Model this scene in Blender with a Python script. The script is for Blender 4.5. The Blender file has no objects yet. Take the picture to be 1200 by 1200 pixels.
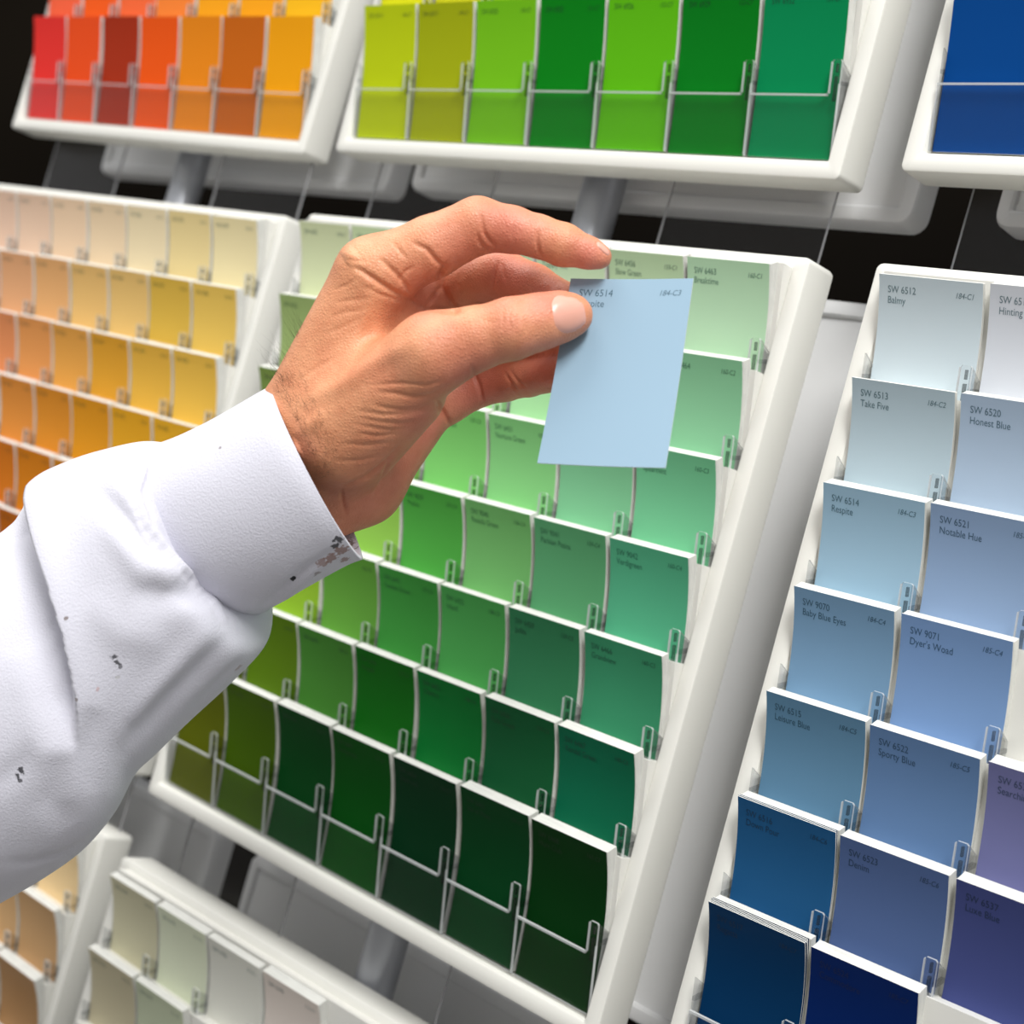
import bpy, math, random
import numpy as np
from mathutils import Vector, Matrix
from mathutils.bvhtree import BVHTree

random.seed(7); rng = np.random.default_rng(7)
scene = bpy.context.scene
COL = scene.collection

# ---------------------------------------------------------------- camera solve
# Rack frame G: x right along the rack, y up, z out of the rack, millimetres.
F = 1806.64                                      # focal length for a 1200 px frame
RG = np.array([[0.7031994, 0.2761768, -0.6551618],
               [0.1887505, -0.96092452, -0.20247795],
               [-0.68548075, 0.01872025, -0.72785005]])
TG = np.array([-110.62525286, -155.25094358, 820.67845966])
CAMG = -RG.T @ TG
Z0 = 1350.0

def g2w(p):
    p = np.asarray(p, float)
    return np.stack([p[..., 0], -p[..., 2], p[..., 1] + Z0], -1) / 1000.0

def uvz(u, v, z):                                # pixel + depth (mm) -> camera mm
    return np.array([(u - 600) / F * z, (v - 600) / F * z, z], float)

def c2g(p):
    return (np.asarray(p, float) - TG) @ RG      # RG.T @ (p-T), row form

def c2w(p): return g2w(c2g(p))

# ---------------------------------------------------------------- colour / materials
def lin(c):
    c = np.array(c, float) / 255.0
    return np.where(c <= 0.04045, c / 12.92, ((c + 0.055) / 1.055) ** 2.4)

MATS = {}
def principled(name, rgb, rough=0.5, spec=0.5, metal=0.0, srgb=True):
    if name in MATS: return MATS[name]
    m = bpy.data.materials.new(name); m.use_nodes = True
    b = m.node_tree.nodes['Principled BSDF']
    c = lin(rgb) if srgb else np.array(rgb, float)
    b.inputs['Base Color'].default_value = (*c, 1)
    b.inputs['Roughness'].default_value = rough
    b.inputs['Specular IOR Level'].default_value = spec
    b.inputs['Metallic'].default_value = metal
    MATS[name] = m
    return m

def N(m, t): return m.node_tree.nodes.new(t)
def L(m, a, b): m.node_tree.links.new(a, b)

def plastic_mat(name, rgb, rough=0.38):
    m = principled(name, rgb, rough, 0.4)
    b = m.node_tree.nodes['Principled BSDF']
    n = N(m, 'ShaderNodeTexNoise'); n.inputs['Scale'].default_value = 900
    tc = N(m, 'ShaderNodeTexCoord'); L(m, tc.outputs['Object'], n.inputs['Vector'])
    bp = N(m, 'ShaderNodeBump'); bp.inputs['Strength'].default_value = 0.05
    bp.inputs['Distance'].default_value = 0.0004
    L(m, n.outputs['Fac'], bp.inputs['Height']); L(m, bp.outputs['Normal'], b.inputs['Normal'])
    return m

def clear_mat(name, tint, refl=1.0, rough=0.08):
    """thin clear acrylic: straight-through transmission plus a Fresnel reflection"""
    m = bpy.data.materials.new(name); m.use_nodes = True
    nt = m.node_tree; nt.nodes.clear()
    out = N(m, 'ShaderNodeOutputMaterial'); mix = N(m, 'ShaderNodeMixShader')
    tr = N(m, 'ShaderNodeBsdfTransparent'); tr.inputs['Color'].default_value = (*tint, 1)
    gl = N(m, 'ShaderNodeBsdfGlossy'); gl.inputs['Roughness'].default_value = rough
    lw = N(m, 'ShaderNodeLayerWeight'); lw.inputs['Blend'].default_value = 0.5
    pw = N(m, 'ShaderNodeMath'); pw.operation = 'POWER'; pw.inputs[1].default_value = 5.0
    mu = N(m, 'ShaderNodeMath'); mu.operation = 'MULTIPLY_ADD'; mu.inputs[1].default_value = 0.8; mu.inputs[2].default_value = 0.014*refl
    L(m, lw.outputs['Facing'], pw.inputs[0]); L(m, pw.outputs[0], mu.inputs[0]); L(m, mu.outputs[0], mix.inputs[0])
    L(m, tr.outputs[0], mix.inputs[1]); L(m, gl.outputs[0], mix.inputs[2])
    L(m, mix.outputs[0], out.inputs['Surface'])
    return m

def edge_mat(name, rgb, amt):
    """cut edge of acrylic: catches light, partly see-through"""
    m = bpy.data.materials.new(name); m.use_nodes = True
    nt = m.node_tree; nt.nodes.clear()
    out = N(m, 'ShaderNodeOutputMaterial'); mix = N(m, 'ShaderNodeMixShader')
    tr = N(m, 'ShaderNodeBsdfTransparent')
    p = N(m, 'ShaderNodeBsdfPrincipled'); p.inputs['Base Color'].default_value = (*rgb, 1)
    p.inputs['Roughness'].default_value = 0.2
    mix.inputs[0].default_value = amt
    L(m, tr.outputs[0], mix.inputs[1]); L(m, p.outputs[0], mix.inputs[2]); L(m, mix.outputs[0], out.inputs['Surface'])
    return m

M_TRAY = plastic_mat('tray_white_plastic', (222, 221, 214))
M_PANEL = plastic_mat('tray_back_plastic', (220, 219, 213), 0.5)
M_BACK = plastic_mat('rear_tray_plastic', (238, 238, 238), 0.3)
M_CLEAR = clear_mat('clear_acrylic', (0.975, 0.975, 0.975))
M_WALL = clear_mat('clear_acrylic_divider', (0.86, 0.865, 0.87), 2.0, 0.15)
M_STREAK = clear_mat('clear_acrylic_dark_streak', (0.62, 0.63, 0.63), 3.0, 0.2)  # darkening seen through the clear tabs, put into a grey tint
M_EDGE = edge_mat('acrylic_cut_edge', (0.70, 0.72, 0.72), 0.5)
M_SHEET = clear_mat('acrylic_sheet', (0.93, 0.93, 0.93), 0.9, 0.3)
M_SHEETEDGE = edge_mat('acrylic_sheet_edge', (0.35, 0.35, 0.36), 0.8)
M_POLE = principled('brushed_pole', (168, 170, 176), 0.38, 0.5, 0.45)

# stack of card edges: white card with fine grey lines between sheets
M_STACK = principled('card_edges', (228, 228, 220), 0.7, 0.2)
def _stack():
    m = M_STACK; b = m.node_tree.nodes['Principled BSDF']
    uv = N(m, 'ShaderNodeUVMap'); uv.uv_map = 'UVMap'
    w = N(m, 'ShaderNodeTexNoise'); w.inputs['Scale'].default_value = 5.0; w.inputs['Detail'].default_value = 1
    mp = N(m, 'ShaderNodeMapping'); mp.inputs['Scale'].default_value = (3.2, 0.05, 1)
    L(m, uv.outputs[0], mp.inputs[0]); L(m, mp.outputs[0], w.inputs['Vector'])
    r = N(m, 'ShaderNodeValToRGB')
    r.color_ramp.elements[0].position = 0.36; r.color_ramp.elements[0].color = (0.40, 0.40, 0.38, 1)
    r.color_ramp.elements[1].position = 0.46; r.color_ramp.elements[1].color = (0.66, 0.66, 0.62, 1)
    L(m, w.outputs['Fac'], r.inputs[0]); L(m, r.outputs[0], b.inputs['Base Color'])
_stack()
M_CARDWHITE = principled('card_white', (215, 215, 210), 0.6, 0.2)

# ---------------------------------------------------------------- object helpers
def new_obj(name, mesh, parent=None, mats=()):
    o = bpy.data.objects.new(name, mesh); COL.objects.link(o)
    for m in mats: mesh.materials.append(m)
    if parent: o.parent = parent
    return o

def empty(name, matrix, label=None, cat=None, group=None):
    o = bpy.data.objects.new(name, None); COL.objects.link(o)
    o.empty_display_size = 0.02; o.matrix_world = matrix
    if label: o['label'] = label
    if cat: o['category'] = cat
    if group: o['group'] = group
    return o

def mesh_from(name, V, Fc, smooth=False, mi=None):
    me = bpy.data.meshes.new(name)
    me.from_pydata([tuple(map(float, v)) for v in V], [], [tuple(map(int, f)) for f in Fc])
    if mi is not None: me.polygons.foreach_set('material_index', np.array(mi, dtype=np.int32))
    if smooth: me.polygons.foreach_set('use_smooth', np.ones(len(me.polygons), dtype=bool))
    me.update()
    return me

def boxes(name, bl, mi=None):
    V = []; Fc = []; M = []
    for k, (x0, y0, z0, x1, y1, z1) in enumerate(bl):
        n = len(V)
        V += [(x0,y0,z0),(x1,y0,z0),(x1,y1,z0),(x0,y1,z0),(x0,y0,z1),(x1,y0,z1),(x1,y1,z1),(x0,y1,z1)]
        Fc += [tuple(n+i for i in f) for f in ((3,2,1,0),(4,5,6,7),(0,1,5,4),(1,2,6,5),(2,3,7,6),(3,0,4,7))]
        M += [mi[k] if mi else 0]*6
    return mesh_from(name, V, Fc, False, M)

def tube(name, p0, p1, r0, r1=None, n=24):
    r1 = r0 if r1 is None else r1
    p0 = np.array(p0, float); p1 = np.array(p1, float); d = (p1-p0)/np.linalg.norm(p1-p0)
    a = np.cross(d, [0.3, 0.9, 0.2]); a /= np.linalg.norm(a); b = np.cross(d, a)
    V = []
    for p, r in ((p0, r0), (p1, r1)):
        for i in range(n):
            t = 2*math.pi*i/n; V.append(p + r*(math.cos(t)*a + math.sin(t)*b))
    Fc = [(i, (i+1)%n, n+(i+1)%n, n+i) for i in range(n)] + [tuple(range(n))[::-1], tuple(range(n, 2*n))]
    me = mesh_from(name, V, Fc)
    for p in me.polygons: p.use_smooth = len(p.vertices) == 4
    return me

MM = 0.001
# rack frame G (mm, x right, y up, z out) -> world matrix; object data stays in metres in the G axes
G2W = Matrix(((1,0,0,0),(0,0,-1,0),(0,1,0,Z0*MM),(0,0,0,1)))
def tray_matrix(pos, rot):
    th = Vector(rot); a = th.length
    R = Matrix.Rotation(a, 4, th.normalized()) if a > 1e-6 else Matrix.Identity(4)
    return G2W @ Matrix.Translation(Vector(pos)*MM) @ R

# ---------------------------------------------------------------- measured geometry (mm)
W = 44.0; CW = 41.6; PR = 40.2; HC = 68.9; TI = math.radians(14.3)
NB = 24
def bend_curve(curl=math.radians(13), h=HC, ti=TI, n=NB):
    """profile of a chip leaning forward at the top: list of (s, y, z, theta)"""
    out = []; y = z = 0.0; m = 60
    for i in range(m+1):
        s = i/m; th = ti + curl*((1-s)**1.6 - 0.385)
        out.append((s*h, y, z, th))
        y -= math.cos(th)*h/m; z -= math.sin(th)*h/m
    ey, ez = out[-1][1], out[-1][2]
    sy = (h*math.cos(ti))/-ey; sz = (h*math.sin(ti))/-ez if abs(ez) > 1e-6 else 1
    return [(s, y*sy, z*sz, th) for s, y, z, th in out]

def bend_at(cv, s, off):
    m = len(cv)-1; f = min(max(s/HC*m, 0), m-1e-6); i = int(f); t = f-i
    a, b = cv[i], cv[i+1]
    y = a[1]+(b[1]-a[1])*t; z = a[2]+(b[2]-a[2])*t; th = a[3]+(b[3]-a[3])*t
    return y - math.sin(th)*off, z + math.cos(th)*off     # off outwards along the chip normal

def bent_slab(name, cv, x0, x1, o0, o1, front_mi=0, other_mi=1, s0=0.0, s1=HC, wob=0.0):
    V = []; Fc = []; M = []; UV = []
    n = NB
    for i in range(n+1):
        s = s0 + (s1-s0)*i/n
        for off in (o1, o0):
            y, z = bend_at(cv, s, off)
            for x in (x0, x1): V.append((x*MM, y*MM, z*MM))
    def q(a, b, c, d, m, uv): Fc.append((a, b, c, d)); M.append(m); UV.extend(uv)
    T = o1-o0
    for i in range(n):
        a = 4*i; b = 4*(i+1)
        q(a, b, b+1, a+1, front_mi, [(0,0)]*4)                       # front
        q(a+3, b+3, b+2, a+2, other_mi, [(0,0)]*4)                   # back
        q(a+1, b+1, b+3, a+3, other_mi, [(0,i),(0,i+1),(T,i+1),(T,i)])   # right side
        q(a+2, b+2, b, a, other_mi, [(T,i),(T,i+1),(0,i+1),(0,i)])   # left side
    q(0, 1, 3, 2, other_mi, [(0,0),(0,9),(T,9),(T,0)])
    e = 4*n; q(e+2, e+3, e+1, e, other_mi, [(0,0)]*4)
    me = mesh_from(name, V, Fc, False, M)
    sm = np.zeros(len(Fc), dtype=bool); sm[0:4*n:4] = True; sm[1:4*n:4] = True
    me.polygons.foreach_set('use_smooth', sm); me.set_sharp_from_angle(angle=math.radians(40))
    l = me.uv_layers.new(name='UVMap'); l.data.foreach_set('uv', np.array(UV, dtype=np.float32).ravel())
    return me

# ---------------------------------------------------------------- lettering
def text_mesh_data(txt, size, shear=0.0, sx=1.0):
    c = bpy.data.curves.new('t', 'FONT'); c.body = txt; c.size = size; c.shear = shear; c.resolution_u = 3
    o = bpy.data.objects.new('t', c); COL.objects.link(o)
    dg = bpy.context.evaluated_depsgraph_get()
    me = o.evaluated_get(dg).to_mesh()
    V = np.array([v.co[:] for v in me.vertices], float).reshape(-1, 3); Fc = [tuple(p.vertices) for p in me.polygons]
    o.evaluated_get(dg).to_mesh_clear()
    bpy.data.objects.remove(o); bpy.data.curves.remove(c)
    if len(V): V[:, 0] *= sx
    return V, Fc

def lettering(lines, right, place):
    """lines at upper left, slanted code at upper right; place(x, s) -> 3D"""
    V = []; Fc = []
    def put(txt, size, x, s, align='L', shear=0.0, sx=0.82):
        v, f = text_mesh_data(txt, size, shear, sx)
        if not len(v): return
        if align == 'R': x = x - v[:, 0].max()
        n = len(V)
        for p in v: V.append(place(x+p[0], s-p[1]))
        Fc.extend(tuple(n+i for i in q) for q in f)
    s = 6.6
    for t in lines:
        put(t, 3.75, 3.6, s); s += 3.95
    if right: put(right, 2.9, CW-3.4, 6.3, 'R', 0.25, 0.85)
    return V, Fc

# ---------------------------------------------------------------- chips
TEXTCOL = {}
def chip_materials(rgb, tname):
    key = 'chip_%02x%02x%02x' % tuple(int(c) for c in rgb)
    c = np.clip(lin(rgb)*1.10, 0, .85)
    m = principled(key, c, 0.5, 0.09, srgb=False)
    lum = c.mean()
    t = np.clip(c*0.30*np.array([0.75, 1.0, 1.05]) + np.array([0.0, 0.006, 0.008]), 0, 1) if lum > 0.05 else c*0.55
    mt = principled('print_'+key, t, 0.5, 0.3, srgb=False)
    return m, mt

ROWN = ['top', 'second', 'third', 'fourth', 'fifth', 'sixth', 'bottom']
COLN = ['leftmost', 'second from left', 'third from left', 'middle column', 'third from right', 'second from right', 'rightmost']

def make_stack(tm, r, c, rgb, label, group, lines=(), right='', thick=None, loose=0, curl=None, cat='paint chips'):
    """one pocketful of paint chips standing in a tray"""
    T = thick if thick else random.uniform(3.4, 5.5)
    cl = math.radians(curl if curl is not None else random.uniform(22, 29))
    cv = bend_curve(cl)
    dz = random.uniform(-0.25, 0.25); dx = random.uniform(-0.35, 0.35)
    root = empty('paint_chip_stack', tm @ Matrix.Translation(Vector((c*W+dx, -r*PR+dz, 0))*MM), label, cat, group)
    m, mt = chip_materials(rgb, '')
    fr = new_obj('front_chip', bent_slab('front_chip', cv, 0, CW, -0.35, 0.0, 0, 1), root, (m, M_CARDWHITE))
    if lines:
        V, Fc = lettering(lines, right, lambda x, s: tuple(np.array([x, *bend_at(cv, s, 0.07)])*MM))
        new_obj('printed_text', mesh_from('printed_text', V, Fc), fr, (mt,))
    off = -0.45
    cvs = cv if not loose else bend_curve(cl*(0.95-0.1*loose))
    for k in range(loose):
        # front chips standing a little apart from the rest
        jx = random.uniform(-0.6, 0.4); 
        cvk = bend_curve(cl*(0.95-0.1*k))
        new_obj('loose_chip', bent_slab('loose_chip', cvk, jx, CW+jx, off-0.75, off-0.4, 0, 1, random.uniform(-0.2,0.5)), root, (m, M_CARDWHITE))
        off -= 0.85
    new_obj('chips_behind', bent_slab('chips_behind', cvs, 0.15, CW+0.1, off-T, off, 0, 0, 0.25), root, (M_STACK,))
    return root

# ---------------------------------------------------------------- clear pockets
def pocket_mesh(first, bottom):
    """clear pocket front with a raised tab at its right, the divider wall beside it (and at the left for the first)"""
    V = []; Fc = []; M = []
    ct, st = math.cos(TI), math.sin(TI)
    def P(x, h, o):      # h: height above the chip's foot along the chip plane, o: outwards
        return (x*MM, (-HC*ct + h*ct - o*st)*MM, (-HC*st + h*st + o*ct)*MM)
    def prism(poly, o0, o1, face_mi, edge_mi):
        n = len(V); k = len(poly)
        V.extend(P(x, h, o0) for x, h in poly); V.extend(P(x, h, o1) for x, h in poly)
        Fc.append(tuple(range(n+k, n+2*k))); M.append(face_mi)
        Fc.append(tuple(range(n, n+k))[::-1]); M.append(face_mi)
        for i in range(k):
            j = (i+1) % k
            Fc.append((n+i, n+j, n+k+j, n+k+i)); M.append(edge_mi)
    xl = -0.9 if not first else -1.0
    H1, H2 = 26.0, 39.5
    poly = [(xl, 0.3), (CW+1.3, 0.3), (CW+1.3, H2-0.6), (CW+0.7, H2), (CW-2.6, H2), (CW-3.2, H2-0.8), (CW-3.6, H1+1.0), (CW-4.6, H1), (xl, H1)]
    prism(poly, 0.9, 1.9, 0, 2)
    def bar(x0, h0, x1, h1, mt=2):
        n = len(V)
        for o in (0.8, 2.0): V.extend([P(x0, h0, o), P(x1, h0, o), P(x1, h1, o), P(x0, h1, o)])
        for f in ((3,2,1,0),(4,5,6,7),(0,1,5,4),(1,2,6,5),(2,3,7,6),(3,0,4,7)): Fc.append(tuple(n+i for i in f)); M.append(mt)
    bar(xl, H1-0.85, CW-3.9, H1+0.02); bar(CW-3.55, H1+0.2, CW-3.25, H2-0.8); bar(CW+0.95, 0.4, CW+1.32, H1+4)
    bar(CW-1.3, H1-3, CW-0.2, H2-6.5, 3); bar(CW-1.1, H2-5, CW-0.3, H2-1.5, 3)  # tinted strips painting the dark streak inside the tab, no moulded part
    def wall(x0, x1, h1):
        n = len(V)
        # side wall running back from the front sheet to the tray
        pts = []
        for x in (x0, x1):
            for h, o in ((0.3, 0.9), (h1, 0.9), (h1-6, -7.0), (0.3, -6.5)): pts.append(P(x, h, o))
        V.extend(pts)
        Fc.append((n+3, n+2, n+1, n)); M.append(1)
        Fc.append((n+4, n+5, n+6, n+7)); M.append(1)
        Fc.append((n+1, n+2, n+6, n+5)); M.append(2)
        Fc.append((n+2, n+3, n+7, n+6)); M.append(2)
        Fc.append((n, n+1, n+5, n+4)); M.append(1)
        # little cross bar that ties the tab to the wall
        a = len(V)
        V.extend([P(x0-0.25, h1-9.5, 0.6), P(x1+0.25, h1-9.5, 0.6), P(x1+0.25, h1-7.9, 0.6), P(x0-0.25, h1-7.9, 0.6),
                  P(x0-0.25, h1-9.5, -6.0), P(x1+0.25, h1-9.5, -6.0), P(x1+0.25, h1-7.9, -6.0), P(x0-0.25, h1-7.9, -6.0)])
        for f in ((0,1,2,3),(3,2,6,7),(1,5,6,2),(4,0,3,7),(0,4,5,1),(5,4,7,6)):
            Fc.append(tuple(a+i for i in f)); M.append(1)
    wall(CW+0.35, CW+1.35, H2-0.4)
    if first: wall(-1.0, -0.2, H2-0.4)
    return mesh_from('pocket', V, Fc, False, M)

# ---------------------------------------------------------------- trays
def rrect(x0, y0, x1, y1, r, n=5):
    P = []
    for cx, cy, a0 in ((x1-r, y1-r, 0), (x0+r, y1-r, 90), (x0+r, y0+r, 180), (x1-r, y0+r, 270)):
        for i in range(n+1):
            a = math.radians(a0+90*i/n); P.append((cx+r*math.cos(a), cy+r*math.sin(a)))
    return P

def ring_loft(name, rect, prof, rad):
    """prof: list of (inset, z); a moulded rim running round a rounded rectangle"""
    V = []; Fc = []; n = None
    for ins, z in prof:
        ring = rrect(rect[0]+ins, rect[1]+ins, rect[2]-ins, rect[3]-ins, max(rad-ins, 1.0))
        n = len(ring); V += [(x*MM, y*MM, z*MM) for x, y in ring]
    k = len(prof)
    for a in range(k):
        b = (a+1) % k
        for i in range(n):
            j = (i+1) % n
            Fc.append((a*n+i, a*n+j, b*n+j, b*n+i))
    me = mesh_from(name, V, Fc)
    me.polygons.foreach_set('use_smooth', np.ones(len(me.polygons), dtype=bool))
    me.set_sharp_from_angle(angle=math.radians(32))
    return me

TR = (-9.5, -317.5, 315.5, 7.5)
FRAME_ME = ring_loft('frame', TR, [(0.4, -31), (0, -29.5), (0, -13.4), (0.35, -12.4), (1.2, -12), (6.6, -12.2), (7.4, -12.6), (7.8, -13.6), (8.6, -27), (8.6, -31)], 3)
FRAME_ME.materials.append(M_TRAY)
BPAN_ME = boxes('back_panel', [((TR[0]+4)*MM, (TR[1]+4)*MM, -30.5*MM, (TR[2]-4)*MM, (TR[3]-4)*MM, -27*MM)]); BPAN_ME.materials.append(M_PANEL)
REAR_ME = ring_loft('frame', TR, [(3, -17), (0, -15), (0, -3), (1.0, -0.8), (2.5, 0), (6.5, 0), (7.6, -0.8), (8.2, -3), (8.2, -17)], 7)
REAR_ME.materials.append(M_BACK)
REARP_ME = boxes('back_panel', [((TR[0]+6)*MM, (TR[1]+6)*MM, -14*MM, (TR[2]-6)*MM, (TR[3]-6)*MM, -2.2*MM)]); REARP_ME.materials.append(M_BACK)
def stepped_mesh():
    # moulded white steps the stacks lean on
    V = []; Fc = []
    ct, st = math.cos(TI), math.sin(TI)
    for r in range(7):
        top = 1.0 if r == 0 else -3.0
        n = len(V)
        A = (-r*PR + top*ct + 6.2*st, top*st - 6.2*ct); B = (-r*PR - HC*ct + 6.2*st, -HC*st - 6.2*ct)
        zb = -26.9
        for x in (-1.7, 308.0):
            for y, z in (A, B, (B[0], zb), (A[0], zb)): V.append((x*MM, y*MM, z*MM))
        Fc += [(n+4, n, n+1, n+5), (n+5, n+1, n+2, n+6), (n+6, n+2, n+3, n+7), (n+7, n+3, n, n+4), (n, n+3, n+2, n+1), (n+4, n+5, n+6, n+7)]
    return mesh_from('stepped_backing', V, Fc)
STEP_ME = stepped_mesh(); STEP_ME.materials.append(M_PANEL)
PK = {}
for first in (True, False):
    me = pocket_mesh(first, False)
    for m in (M_CLEAR, M_WALL, M_EDGE, M_STREAK): me.materials.append(m)
    PK[first] = me

def make_tray(tm, label, cells):
    t = empty('display_tray', tm, label, 'display tray', 'paint chip trays on the rack')
    new_obj('frame', FRAME_ME, t); new_obj('back_panel', BPAN_ME, t); new_obj('stepped_backing', STEP_ME, t)
    for r, c in cells:
        p = new_obj('pocket', PK[c == 0], t)
        p.location = Vector((c*W, -r*PR, 0))*MM
    return t

def rear_tray(pos, label):
    t = empty('rear_tray', tray_matrix(pos, (0, 0, 0)), label, 'display tray', 'rear trays behind the rack')
    new_obj('frame', REAR_ME, t); new_obj('back_panel', REARP_ME, t)

D = math.radians
TRAYS = {
 'green':  dict(pos=(-1.6, -0.7, 2.0), rot=(D(.6), D(.07), D(.13)), nm='green centre tray'),
 'blue':   dict(pos=(356.2, -0.2, 4.7), rot=(D(.3), D(2.08), D(.49)), nm='blue right-hand tray'),
 'cream':  dict(pos=(-355.4, -0.2, 4.2), rot=(D(.04), D(1.81), D(-.13)), nm='cream and gold left tray'),
 'red':    dict(pos=(-358.3, 366.2, 2.6), rot=(D(.28), D(2.01), D(-.92)), nm='red and orange upper tray'),
 'gtop':   dict(pos=(-1.7, 361.2, 9.2), rot=(D(2.43), D(.14), D(-.4)), nm='bright green upper tray'),
 'btop':   dict(pos=(348.0, 364.0, 4.0), rot=(D(1.5), D(.4), 0), nm='dark blue upper tray'),
 'beige':  dict(pos=(-362.0, -362.0, 0.0), rot=(0, D(1.8), 0), nm='beige lower left tray'),
 'grey':   dict(pos=(-10.6, -364.3, -5.2), rot=(D(-.28), D(1.9), D(.24)), nm='grey-green lower tray'),
}
for k, t in TRAYS.items(): t['m'] = tray_matrix(t['pos'], t['rot'])

# observed chip colours, top row first (None = pocket not in view)
G_ = {
 'green': [
  [(206,214,172),(200,217,172),(202,222,176),(200,222,180),(196,218,182),(184,210,170),(172,206,172)],
  [(150,172,108),(160,196,110),(160,205,130),(155,208,140),(160,210,155),(145,195,150),(132,190,148)],
  [(125,150,75),(140,180,80),(135,190,90),(122,196,106),(130,198,125),(122,188,142),(112,188,142)],
  [(130,150,50),(145,185,70),(140,190,80),(74,158,64),(108,172,100),(84,152,104),(78,162,124)],
  [(120,140,30),(135,175,45),(92,150,56),(58,140,58),(70,152,76),(48,118,78),(54,134,96)],
  [(95,110,10),(80,112,10),(64,124,44),(10,96,14),(6,108,42),(16,84,46),(6,96,66)],
  [(82,90,4),(58,86,0),(0,62,18),(0,70,10),(0,46,20),(0,56,22),(0,46,8)]],
 'blue': [
  [(192,205,211),(200,204,211),(200,200,212)],
  [(172,190,199),(160,178,198),(170,175,200)],
  [(146,177,197),(132,155,186),(150,155,190)],
  [(112,146,176),(112,142,184),(122,128,170)],
  [(88,126,154),(88,117,156),(102,104,146)],
  [(28,80,124),(72,92,134),(58,66,114)],
  [(0,46,84),(0,30,86),(44,36,66)]],
 'cream': [
  [(224,190,166),(226,194,168),(228,198,166),(230,203,168),(232,210,172),(224,203,146),(231,213,166)],
  [(220,158,124),(221,164,118),(223,168,110),(226,183,112),(224,185,112),(210,172,70),(220,184,88)],
  [(212,112,78),(219,138,88),(221,148,82),(221,157,72),(214,154,46),(221,172,66),(225,180,74)],
  [(205,110,60),(213,126,64),(216,138,58),(212,136,40),(212,142,28),(218,158,34),(222,166,40)],
  [(196,95,40),(200,104,26),(200,112,24),(202,120,20),(206,132,24),(208,140,30),(210,145,35)],
  [(170,80,10),(176,84,8),(176,86,6),(180,95,10),(185,105,10),(190,112,12),(195,118,15)],
  [(150,70,10),(155,74,8),(156,76,6),(160,85,10),(165,95,10),(170,100,12),(172,104,15)]],
 'red': [None]*5 + [
  [(235,92,58),(238,86,20),(240,98,52),(244,122,48),(250,152,20),(250,152,20),(252,172,24)],
  [(222,48,42),(226,74,22),(158,44,14),(230,82,12),(222,128,18),(188,94,14),(240,152,8)]],
 'gtop': [None]*5 + [
  [(205,206,24),(190,188,30),(150,200,30),(60,150,40),(120,190,50),(40,140,50),(30,150,100)],
  [(176,192,14),(152,162,12),(108,178,22),(2,118,18),(86,172,14),(0,112,22),(0,124,72)]],
 'btop': [None]*5 + [[(30,90,160),(40,100,170)], [(0,62,128),(0,70,140)]],
 'beige': [
  [None]*4+[(222,195,155),(176,138,104),(226,198,150)],
  [None]*4+[(196,160,118),(196,158,112),(188,150,106)],
  [None]*4+[(170,130,90),(172,132,88),(166,126,84)],
  None,None,None,None],
 'grey': [
  [(192,188,160),(206,212,188),(205,205,196),(206,196,188),(208,202,196)],
  [(186,178,150),(182,190,164),(196,192,180),(200,196,186)],
  [(176,168,140),(172,178,150),(186,182,170)], None,None,None,None],
}
NAMES = {}
bn = [['6512','Balmy','6519','Hinting Blue','6533',''],['6513','Take Five','6520','Honest Blue','6534',''],['6514','Respite','6521','Notable Hue','6535',''],
      ['9070','Baby Blue Eyes','9071',"Dyer's Woad",'9072',''],['6515','Leisure Blue','6522','Sporty Blue','6536','Searching Blue'],
      ['6516','Down Pour','6523','Denim','6537','Luxe Blue'],['6517','Regatta','6524','Commodore','6538','']]
for r, row in enumerate(bn):
    for c in range(3):
        NAMES['blue', r, c] = (['SW '+row[2*c]] + ([row[2*c+1]] if row[2*c+1] else []), '%d-C%d' % (184+c, r+1))
gn6 = ['6456 Slow Green','6457 Kind Green','6458 Restful','9041 Parisian Patina','6459 Jadite','6460 Kale Green','6461 Isle of Pines']
gn7 = ['6463 Breaktime','6464 Aloe','6465 Spearmint','9042 Verdigreen','6466 Grandview','6467 Kendal Green','6468 Hunt Club']
gn5 = ['6449 Topiary Tint','6450 Easy Green','6451 Nurture Green','9040 Reseda Green','6452 Inland','6453 Cilantro','6454 Shamrock']
gn4 = ['6442 Supreme Green','6443 Relish','6444 Lounge Green','9039 Prairie','6445 Garden Grove','6446 Arugula','6447 Evergreens']
for c, l in ((3, gn4), (4, gn5), (5, gn6), (6, gn7)):
    for r, s in enumerate(l):
        a, b = s.split(' ', 1); NAMES['green', r, c] = (['SW '+a, b], '%d-C%d' % (154+c, r+1))
for r in range(7):
    for c in range(3): NAMES['green', r, c] = (['SW %d' % (6421+7*c+r)], '%d-C%d' % (154+c, r+1))
for r in range(6):
    for c in range(7): NAMES['cream', r, c] = (['SW %d' % (6337+7*c+r)], '%d-C%d' % (130+c, r+1))
for c in range(7): NAMES['gtop', 6, c] = (['SW %d' % (6914+3*c)], '%d-C7' % (148+c))
for r in range(3):
    for c in range(5): NAMES['grey', r, c] = (['SW %d' % (6169+7*c+r)], '%d-C%d' % (210+c, r+1))

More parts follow.
